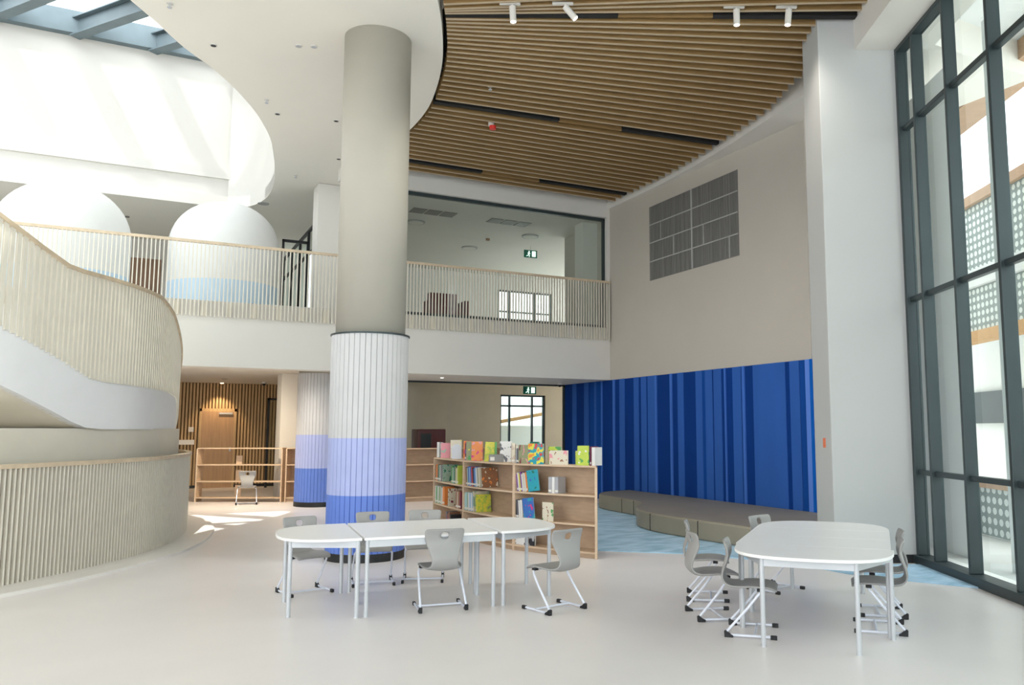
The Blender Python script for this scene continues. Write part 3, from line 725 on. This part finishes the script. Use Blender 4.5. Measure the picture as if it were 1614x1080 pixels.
# ---------------------------------------------------------------- books
def bookmat(name, cols, scale=9, kind='noise', seed=0):
    m = bpy.data.materials.new(name); m.use_nodes = True; t = m.node_tree; b = t.nodes['Principled BSDF']; b.inputs['Roughness'].default_value = .4
    tcn = t.nodes.new('ShaderNodeTexCoord'); mp = t.nodes.new('ShaderNodeMapping'); mp.inputs['Location'].default_value = (seed * 1.7, seed * .9, seed)
    n = t.nodes.new('ShaderNodeTexVoronoi' if kind == 'cells' else 'ShaderNodeTexNoise'); n.inputs['Scale'].default_value = scale
    r = t.nodes.new('ShaderNodeValToRGB'); r.color_ramp.interpolation = 'CONSTANT'
    k = len(cols)
    lo, hi = (.36, .62) if kind != 'cells' else (.15, .6)
    while len(r.color_ramp.elements) < k: r.color_ramp.elements.new(.5)
    for i, c in enumerate(cols):
        r.color_ramp.elements[i].position = 0 if i == 0 else lo + (hi - lo) * (i - 1) / max(1, k - 2) if k > 2 else .5
        r.color_ramp.elements[i].color = (*c, 1)
    t.links.new(tcn.outputs['Object'], mp.inputs[0]); t.links.new(mp.outputs[0], n.inputs['Vector'])
    t.links.new(n.outputs['Distance' if kind == 'cells' else 'Fac'], r.inputs[0]); t.links.new(r.outputs[0], b.inputs['Base Color'])
    return m
PAL = dict(white=(.75, .74, .72), cream=(.72, .66, .52), grey=(.42, .42, .44), dgrey=(.12, .12, .14), black=(.02, .02, .025), red=(.62, .07, .06), maroon=(.22, .03, .06), orange=(.82, .27, .06), yellow=(.75, .68, .08), lime=(.50, .62, .08), green=(.10, .36, .10), dgreen=(.02, .18, .12), teal=(.03, .34, .42), blue=(.05, .16, .48), lblue=(.30, .50, .72), pink=(.78, .32, .36), purple=(.25, .10, .32), brown=(.30, .14, .07), olive=(.30, .32, .18), sage=(.35, .48, .38), beige=(.60, .50, .40), magenta=(.72, .05, .22), aqua=(.42, .66, .66))
M['page'] = mat('paper', (.78, .76, .70), .8, noise=.03)
_bm = {}
def bmat(key):
    if key not in _bm:
        cs = key.split('+'); _bm[key] = bookmat('cover_' + '_'.join(cs), [PAL[c] for c in (cs if len(cs) > 1 else cs + cs)], scale=14 if len(cs) > 2 else 9, kind='noise', seed=len(_bm) * .37)
    return _bm[key]
arc = [0]
for a, b in zip(bay, bay[1:]): arc.append(arc[-1] + (b - a).length)
def on_bay(bay_i, f):   # bay 0 = right, 1 = middle, 2 = left ; f from left (0) to right (1) as seen from the tables
    s0, s1 = arc[bay_i * 6], arc[bay_i * 6 + 6]; s = s1 + (s0 - s1) * f
    for k in range(len(arc) - 1):
        if s <= arc[k + 1] + 1e-9:
            u = (s - arc[k]) / (arc[k + 1] - arc[k]); p = bay[k].lerp(bay[k + 1], u); d = (bay[k] - bay[k + 1]).normalized(); return p, d
    return bay[-1], (bay[-2] - bay[-1]).normalized()
def book(bay_i, f, z, w_, h, t_, mode, key, label, lean=0, inset=.03, group=None, yaw=None):
    """mode 'spine': spine outwards, t_ thick along the shelf, w_ deep; mode 'face': cover outwards, w_ along the shelf, t_ deep"""
    p, d = on_bay(bay_i, f); n = Vector((-d.y, d.x)); p = p + n * inset; inset = 0
    if yaw is not None: d = Vector((math.cos(R(yaw)), -math.sin(R(yaw)))); n = Vector((-d.y, d.x))      # d: to the right as seen; n points into the shelf
    o = thing('book', label, 'book', group=group)
    bm = B(); cov = .0025
    lx, ly = (t_, w_) if mode == 'spine' else (w_, t_)
    if mode == 'spine':
        box(bm, 0, cov, 0, ly, 0, h); box(bm, lx - cov, lx, 0, ly, 0, h); box(bm, 0, lx, 0, cov, 0, h)
        bm2 = B(); box(bm2, cov, lx - cov, cov, ly - .004, .003, h - .003)
        if not group: box(bm, 0.0005, lx - .0005, -.0006, 0, .018, .045, 1)
    else:
        box(bm, 0, lx, 0, cov, 0, h); box(bm, 0, lx, ly - cov, ly, 0, h); box(bm, 0, cov, 0, ly, 0, h)
        bm2 = B(); box(bm2, cov, lx - .004, cov, ly - cov, .003, h - .003)
    obj('cover', bm, None, o, ms=[bmat(key), 'page']); obj('pages', bm2, 'page', o)
    mx = Matrix(((d.x, n.x, 0, p.x + n.x * inset), (d.y, n.y, 0, p.y + n.y * inset), (0, 0, 1, z), (0, 0, 0, 1)))
    piv = Matrix.Translation((0, 0, 0))
    if lean: mx = mx @ Matrix.Rotation(R(lean), 4, 'Y' if mode in ('spine', 'face') else 'X')
    o.matrix_world = mx
    return o
TOP = 1.151
def fb(px, b): return {0: (px - 812) / (937 - 812), 1: (px - 735) / (806 - 735), 2: (px - 681) / (728 - 681)}[b]
T = [  # bay, px left, width, height, thick, mode, colours, label, inset, lean
 (2, 683, .17, .25, .045, 'spine', 'white', 'thick white-spined book at the far left end of the bookshelf top', .03, 0),
 (2, 686.8, .17, .25, .04, 'spine', 'white+grey', 'second white spine from the left end on the bookshelf top', .05, 0),
 (2, 691.5, .155, .24, .015, 'face', 'sage+pink+grey', 'pink and grey-green picture book near the left end of the bookshelf top', .02, 0),
 (2, 695.5, .18, .29, .015, 'face', 'yellow+cream+white', 'cream book with a yellow-green patch, behind the pink and grey-green one', .14, 0),
 (2, 713, .13, .28, .02, 'face', 'orange+red', 'orange-red book at the back of the top, left of the green-topped one', .18, 0),
 (2, 725, .17, .25, .04, 'spine', 'maroon+purple', 'maroon spine between the grey bookend and the green-gold cover on top', .06, 0),
 (1, 733, .14, .28, .015, 'face', 'yellow+olive+green', 'tall olive and gold cover with a green head on the bookshelf top', .06, 0),
 (1, 747, .165, .28, .015, 'face', 'magenta+orange+pink', 'pink, orange and red picture book facing out on the bookshelf top', .02, 0),
 (1, 761, .14, .28, .015, 'face', 'lime+yellow', 'lime-yellow book beside the pink and orange one on top', .09, 3),
 (1, 774, .17, .28, .03, 'spine', 'green', 'green spine right of the lime-yellow book on top', .12, 0),
 (1, 778.5, .175, .29, .015, 'face', 'grey+white+dgrey', 'white book with grey pencil drawing standing on the bookshelf top', .15, 0),
 (1, 798, .17, .27, .05, 'spine', 'cream+beige', 'beige spine right of the pencil-drawing book', .09, 0),
 (1, 802.5, .17, .25, .03, 'spine', 'beige+cream', 'second beige spine right of the pencil-drawing book', .09, 0),
 (0, 810, .17, .20, .022, 'spine', 'grey', 'short grey spine beside the beige ones on top', .05, 0),
 (0, 813, .17, .20, .03, 'spine', 'dgrey', 'short black spine left of the olive and pink cover', .05, 0),
 (0, 816.5, .19, .25, .015, 'face', 'pink+olive+maroon', 'olive-grey cover with pink pattern on the bookshelf top', .04, 0),
 (0, 822, .17, .29, .02, 'face', 'dgreen', 'dark green book rising behind the olive-grey one', .20, 0),
 (0, 835.5, .265, .27, .015, 'face', 'orange+yellow+teal+red', 'large orange, yellow and teal picture book on the bookshelf top', .02, 0),
 (0, 861, .20, .23, .015, 'face', 'green+lime', 'green book half hidden behind the wreath cover', .12, 0),
 (0, 868, .30, .185, .015, 'face', 'brown+cream+pink', 'pale pink landscape book with leafy wreath on the bookshelf top', .03, 0),
 (0, 902, .14, .18, .012, 'face', 'cream+lime', 'small pale cover left of the bright lime-green one', .11, 0),
 (0, 909.5, .17, .25, .015, 'face', 'white+lime+green', 'bright lime-green cover near the right end of the top', .03, 0),
 (0, 927.2, .17, .24, .014, 'spine', 'maroon', 'thin maroon spine beside the lime-green cover at the right end', .03, 0),
 (0, 929.5, .17, .23, .05, 'spine', 'white', 'thick white block of pages at the right end of the bookshelf top', .03, 0),
]
for b, px, w_, h, t_, mode, key, lab, ins, ln in T:
    book(b, fb(px, b), TOP, w_, h, t_, mode, key, lab, ln, ins, yaw=(22 if b else None))
# grey rounded bookend
p, d = on_bay(2, fb(709, 2)); n = Vector((-d.y, d.x)); p = p + n * .03; d = Vector((math.cos(R(22)), -math.sin(R(22)))); n = Vector((-d.y, d.x)); o = thing('bookend', 'grey metal bookend with rounded top near the left end of the bookshelf top', 'bookend')
bm = B(); pts = [(0, 0), (.15, 0)] + [(.075 + .075 * math.cos(math.pi * k / 12), .155 + .075 * math.sin(math.pi * k / 12)) for k in range(13)]
a_ = [bm.verts.new((x, 0, z)) for x, z in pts]; b_ = [bm.verts.new((x, .004, z)) for x, z in pts]; bm.faces.new(a_); bm.faces.new(b_[::-1])
for i in range(len(pts)): bm.faces.new((a_[i], a_[(i + 1) % len(pts)], b_[(i + 1) % len(pts)], b_[i]))
obj('plate', bm, 'tmetal', o)
bm = B(); box(bm, .02, .13, .004, .10, 0, .003); obj('foot_plate', bm, 'tmetal', o)
o.matrix_world = Matrix(((d.x, n.x, 0, p.x + n.x * .03), (d.y, n.y, 0, p.y + n.y * .03), (0, 0, 1, TOP), (0, 0, 0, 1)))
# small grey box in front of the pencil-drawing book
p, d = on_bay(1, fb(776, 1)); d = Vector((math.cos(R(22)), -math.sin(R(22)))); n = Vector((-d.y, d.x)); o = thing('storage_box', 'low dark grey box lying before the pencil-drawing book on the bookshelf top', 'box')
bm = B(); box(bm, 0, .21, 0, .05, 0, .105); obj('body', bm, 'vent', o, bevel=.002)
bm = B(); box(bm, .02, .08, -.001, 0, .02, .07); obj('label_patch', bm, 'page', o)
o.matrix_world = Matrix(((d.x, n.x, 0, p.x + n.x * .015), (d.y, n.y, 0, p.y + n.y * .015), (0, 0, 1, TOP), (0, 0, 0, 1)))

CO = {'white': 'white', 'cream': 'cream', 'grey': 'grey', 'dgrey': 'dark grey', 'black': 'black', 'red': 'red', 'maroon': 'maroon', 'orange': 'orange', 'yellow': 'yellow', 'lime': 'lime', 'green': 'green', 'dgreen': 'dark green', 'teal': 'teal', 'blue': 'blue', 'lblue': 'pale blue', 'pink': 'pink', 'purple': 'purple', 'brown': 'brown', 'olive': 'olive', 'sage': 'sage green', 'beige': 'beige', 'aqua': 'aqua'}
ORD = ['leftmost', 'second from the left', 'third from the left', 'fourth from the left', 'fifth from the left', 'sixth from the left', 'seventh from the left', 'eighth from the left', 'ninth from the left', 'tenth from the left', 'second from the right', 'rightmost']
def row(bay_i, px0, z, keys, hs, t_, where, lean=0, w_=.17):
    f = fb(px0, bay_i); L = arc[bay_i * 6 + 6] - arc[bay_i * 6]
    for i, k in enumerate(keys):
        h = hs[i % len(hs)]
        book(bay_i, f, z, w_, h, t_, 'spine', k, '%s spine, %s %s' % (CO[k.split('+')[0]], ORD[i], where), -lean, .02)
        f += (t_ + .003) / math.cos(R(lean)) / L
Z2, Z1, Z0 = .781, .421, .081
def shown(bay_i, px, z, w_, h, key, lab, lean=0, ins=.02, t_=.022):   # last book of a row, its cover seen
    book(bay_i, fb(px, bay_i), z, w_, h, t_, 'spine', key, lab, -lean, ins)
row(0, 817, Z2, ['purple', 'white', 'yellow', 'purple', 'white', 'cream', 'white', 'orange'], [.23, .25, .24, .26], .022, 'on the upper right shelf', 9)
book(0, fb(835, 0), Z2, .20, .28, .014, 'face', 'blue+teal+dgreen', 'teal cover leaning beside the slim row on the upper right shelf', -8, .03)
row(0, 868, Z2, ['grey', 'white', 'grey'], [.21], .05, 'of three pale ones on the upper right shelf', 0)
row(0, 813, Z1, ['black', 'dgrey', 'white', 'white'], [.24, .25], .035, 'on the middle right shelf', 5)
book(0, fb(829, 0), Z1, .20, .27, .014, 'face', 'teal+blue+magenta', 'blue cover with a red figure leaning on the middle right shelf', -8, .02)
book(0, fb(858, 0), Z1, .18, .24, .012, 'face', 'green+cream+brown', 'cream cover with a burger drawing alone on the middle right shelf', 0, .03)
book(0, fb(813, 0), Z0, .24, .20, .014, 'face', 'black+white+black', 'black and white patterned cover on the bottom right shelf', 0, .02)
book(0, fb(836, 0), Z0, .10, .20, .03, 'face', 'black+grey', 'dark book beside the black and white patterned one at the bottom', 0, .04)
row(1, 738.5, Z2, ['brown', 'sage', 'blue', 'lblue', 'blue', 'red', 'black', 'blue', 'lblue', 'white', 'olive', 'cream'], [.27, .26, .28], .036, 'on the middle bay\'s top shelf', 7)
shown(1, 765, Z2, .25, .28, 'orange+brown+cream', 'brown and orange cover ending the row on the middle bay\'s top shelf', 8)
row(1, 736, Z1, ['aqua', 'aqua', 'sage', 'white', 'lblue', 'white', 'lblue'], [.25, .26], .042, 'on the middle bay\'s second shelf', 3)
shown(1, 752, Z1, .26, .29, 'cream+sage', 'pale green cover on the middle bay\'s second shelf, left of the lime one', 5, .01)
shown(1, 757, Z1, .24, .25, 'lime+yellow+lime+olive', 'lime-yellow cover with a dark picture on the middle bay\'s second shelf', 6, .005)
row(1, 748, Z0, ['blue', 'teal', 'red', 'orange', 'blue', 'red'], [.2, .18], .045, 'on the middle bay\'s bottom shelf', 0)
row(2, 682, Z2, ['brown', 'orange', 'brown', 'dgreen', 'sage', 'grey'], [.25, .26], .05, 'on the left bay\'s top shelf', 0)
shown(2, 696, Z2, .25, .27, 'olive+sage+dgreen', 'large green-grey picture cover on the left bay\'s top shelf', 0, .01)
row(2, 710, Z2, ['green', 'sage', 'dgreen', 'olive', 'cream', 'lime'], [.26, .24, .28], .05, 'right of the green-grey cover in the left bay', 0)
row(2, 682, Z1, ['white', 'green', 'sage', 'white', 'green', 'beige', 'sage', 'white', 'orange', 'orange'], [.27, .26, .28], .05, 'on the left bay\'s second shelf', 0)
shown(2, 706, Z1, .26, .27, 'maroon+cream+brown', 'cream cover with a brown picture on the left bay\'s second shelf', 0, .01)
row(2, 717, Z1, ['brown', 'beige', 'brown', 'maroon'], [.26, .25], .05, 'right of the cream cover in the left bay', 0)
row(2, 700, Z0, ['brown', 'dgrey', 'maroon', 'brown', 'black'], [.22, .25], .06, 'on the left bay\'s bottom shelf', 0)

# ============================================================ CEILING FITTINGS
def dl(x, y, z, label, r=.05, m='black'):
    o = thing('recessed_downlight', label, 'ceiling light', (x, y, z))
    bm = B(); cyl(bm, (0, 0), r, -.012, -.001, 16); obj('trim', bm, 'paint', o); bm = B(); cyl(bm, (0, 0), r * .72, -.016, -.012, 16); obj('lens', bm, m, o); return o
def spr(x, y, z, label):
    o = thing('sprinkler', label, 'sprinkler', (x, y, z))
    bm = B(); cyl(bm, (0, 0), .04, -.01, -.001, 12); obj('rose', bm, 'paint', o); bm = B(); cyl(bm, (0, 0), .011, -.055, -.01, 8); cyl(bm, (0, 0), .03, -.06, -.055, 10); obj('head', bm, 'tmetal', o); return o
for x, y, lb in ((.70, 11.65, 'dark downlight on the white ceiling by the upper left curve'), (1.73, 11.12, 'left one of two pale downlights in a pair on the white ceiling'), (1.92, 11.04, 'right one of two pale downlights in a pair on the white ceiling'), (1.85, 13.78, 'downlight on the white ceiling in the bend of the opening'), (2.78, 13.63, 'downlight on the white ceiling just left of the tall column'), (3.25, 15.59, 'downlight low beside the tall column above the upper pillar')):
    dl(x, y, 6.85, lb, m='tmetal' if 'pale' in lb else 'black')
spr(.13, 10.72, 6.85, 'sprinkler head nearest the skylight corner of the white ceiling'); spr(1.61, 13.26, 6.85, 'sprinkler head on the white ceiling above the bend of the opening'); spr(2.69, 17.05, 6.85, 'sprinkler head on the far white ceiling right of the opening')
for x, y, lb in ((2.15, 21.9, 'small detector on the far ceiling above the right pod'), (-.4, 22.4, 'small detector on the far ceiling between the two pods')):
    o = thing('smoke_detector', lb, 'detector', (x, y, 6.85)); bm = B(); cyl(bm, (0, 0), .05, -.03, -.001, 14); obj('body', bm, 'vent', o)
o = thing('ceiling_speaker', 'flat round grey disc on the far upper ceiling left of the upper pillar', 'speaker', (2.4, 19.6, 6.85)); bm = B(); cyl(bm, (0, 0), .13, -.012, -.001, 20); obj('grille', bm, 'ventl', o)
o = thing('fire_alarm', 'red and white fire alarm hanging under the oak slats', 'alarm', (5.2, 12.6, 6.88)); bm = B(); cyl(bm, (0, 0), .05, -.03, .2, 16); obj('base', bm, 'paint', o); bm = B(); cyl(bm, (.03, 0), .055, -.09, -.03, 16, r2=.06); obj('sounder', bm, 'redb', o)
spr(4.6, 11.2, 6.90, 'sprinkler head between the slats above the alarm'); spr(7.3, 6.7, 6.90, 'sprinkler head under the slats by the rightmost spotlight')
for x, y, tl, lb in ((3.89, 8.78, 4, 'leftmost white track spotlight at the top, hanging straight'), (4.47, 8.47, 40, 'white track spotlight tilted sideways, second from the left'), (6.4, 7.52, 0, 'white track spotlight third from the left, hanging straight'), (6.98, 7.21, -6, 'rightmost white track spotlight under the slats')):
    o = thing('track_spotlight', lb, 'spotlight', (x, y, 6.9), R(-26), 'white track spotlights')
    bm = B(); box(bm, -.16, .10, -.02, .02, -.03, .0); obj('adapter', bm, 'paint', o)
    bm = B(); cyl(bm, (0, 0), .012, -.06, -.03, 8); obj('stem', bm, 'paint', o)
    bm = B(); cyl(bm, (0, 0), .04, -.20, 0, 20); q = obj('head', bm, 'paint', o, smooth=True); q.location = (0, 0, -.055); q.rotation_euler = (0, R(-tl), 0)
    bm = B(); cyl(bm, (0, 0), .034, -.204, -.199, 16); r_ = obj('lens', bm, 'lens', q)
    l = bpy.data.lights.new('spot_beam', 'SPOT'); l.energy = 42 if x < 5 else 18; l.color = (1, .93, .84); l.spot_size = R(120); l.spot_blend = 1; l.shadow_soft_size = .15
    lo = bpy.data.objects.new('spot_beam', l); C.objects.link(lo); lo.parent = o; lo.location = (0, 0, -.30); lo.rotation_euler = (R(28), 0, 0)
# ground floor soffit fittings and one added fill downlight
dl(2.0, 22.6, 2.92, 'dark red-rimmed downlight in the low ceiling left of the square pillar', .09, 'brown')
o = dl(1.9, 18.2, 2.92, 'pale downlight near the edge of the low ceiling on the left', .06, 'lens')
l = bpy.data.lights.new('soffit_beam', 'SPOT'); l.energy = 100; l.color = (1, .84, .62); l.spot_size = R(140); l.spot_blend = 1; l.shadow_soft_size = .05
lo = bpy.data.objects.new('soffit_beam', l); C.objects.link(lo); lo.parent = o; lo.location = (0, 0, -.03); lo.rotation_euler = (R(30), 0, 0)
for x_, y_, z_, lb, en in ((5.9, 16.95, 2.75, 'downlight in the soffit over the empty back shelves', 22), (2.6, 16.8, 2.92, 'added fill downlight in the low ceiling before the shorter column', 45)):  # the one before the shorter column is added to brighten it
    o = dl(x_, y_, z_, lb, .05, 'lens')
    l = bpy.data.lights.new('downlight_fill_beam', 'SPOT'); l.energy = en; l.color = (1, .9, .78); l.spot_size = R(150); l.spot_blend = 1; l.shadow_soft_size = .05
    lo = bpy.data.objects.new('downlight_fill_beam', l); C.objects.link(lo); lo.parent = o; lo.location = (0, 0, -.03)
def camera_dome(x, y, z, lb):
    o = thing('security_camera', lb, 'security camera', (x, y, z)); bm = B(); cyl(bm, (0, 0), .06, -.05, 0, 20); obj('base', bm, 'paint', o)
    bm = B(); bmesh.ops.create_uvsphere(bm, u_segments=16, v_segments=10, radius=.05, matrix=Matrix.Translation((0, 0, -.055))); obj('dome', bm, 'black', o, smooth=True)
camera_dome(9.15, 17.6, 2.75, 'white dome camera under the soffit by the blue panel'); camera_dome(3.1, 23.6, 2.92, 'small camera dome on the low ceiling near the dark door')
def exit_sign(x, y, z, rz, lb, w_=.36, h=.2):
    o = thing('exit_sign', lb, 'sign', (x, y, z), rz)
    bm = B(); box(bm, -w_ / 2, w_ / 2, -.015, .015, 0, h); obj('body', bm, 'green', o)
    bm = B()                                        # running figure, door and arrow
    box(bm, w_ * .10, w_ * .38, -.019, -.016, h * .14, h * .86); obj('door_symbol', bm, 'greenl', o)
    bm = B(); cyl(bm, (0, 0), .02, 0, .003, 10)
    for v_ in bm.verts: v_.co = Vector((v_.co.x - .045, -.016 - v_.co.z, v_.co.y + h * .78))
    def limb(pts): tube(bm, [(x_, -.018, z_) for x_, z_ in pts], .008, 6)
    limb([(-.045, h * .66), (-.06, h * .4)]); limb([(-.06, h * .4), (-.03, h * .28), (-.045, h * .1)]); limb([(-.06, h * .4), (-.085, h * .25), (-.12, h * .22)]); limb([(-.045, h * .62), (-.015, h * .5)]); limb([(-.045, h * .62), (-.085, h * .55)])
    obj('running_figure', bm, 'greenl', o)
    bm = B(); cyl(bm, (0, 0), .006, h, h + .12, 8); obj('hanger', bm, 'tmetal', o)
    return o
exit_sign(9.0, 19.0, 6.12, R(-6), 'green exit sign hanging in the upper glazed room')
exit_sign(8.95, 18.9, 2.52, 0, 'green exit sign above the window of the ground-floor glazed room')
# ceiling of the upper glazed room
for x, y, lb in ((5.85, 17.6, 'left grey air grille on the ceiling of the upper glazed room'), (7.75, 17.6, 'right grey air grille on the ceiling of the upper glazed room')):
    o = thing('ceiling_air_grille', lb, 'vent', (x, y, 6.6))
    for k in range(3):
        bm = B(); box(bm, -.52 + .36 * k, -.2 + .36 * k, -.2, .2, -.012, -.001); obj('grille_field', bm, 'vent', o)
for x, y, lb in ((5.75, 18.6, 'round pendant ring light at the left in the upper glazed room'), (8.8, 18.6, 'round ring light at the right in the upper glazed room'), (7.9, 20.6, 'round ring light in the middle back of the upper glazed room')):
    o = thing('ring_light', lb, 'ceiling light', (x, y, 6.6)); bm = B(); cyl(bm, (0, 0), .22, -.03, -.001, 28); obj('rim', bm, 'ventl', o); bm = B(); cyl(bm, (0, 0), .18, -.034, -.03, 28); obj('diffuser', bm, 'paint', o)
o = thing('projector_sensor', 'small dark brown sensor on the ceiling of the upper glazed room', 'sensor', (7.95, 19.4, 6.6)); bm = B(); cyl(bm, (0, 0), .05, -.05, -.001, 14); obj('body', bm, 'brown', o)
o = thing('red_armchair', 'dark red armchair seen through the upper balustrade', 'armchair', (6.2, 17.6, 3.97))
bm = B(); box(bm, -.35, .35, -.3, .3, .08, .42); obj('seat', bm, 'red', o, bevel=.03); bm = B(); box(bm, -.35, .35, .2, .34, .42, .8); obj('backrest', bm, 'red', o, bevel=.03)
for sx in (-1, 1):
    bm = B(); box(bm, sx * .40 - .06, sx * .40 + .06, -.3, .34, .08, .58); obj('armrest', bm, 'red', o, bevel=.02)
    for sy in (-1, 1):
        bm = B(); cyl(bm, (sx * .3, sy * .24), .02, 0, .08, 10); obj('leg', bm, 'black', o)
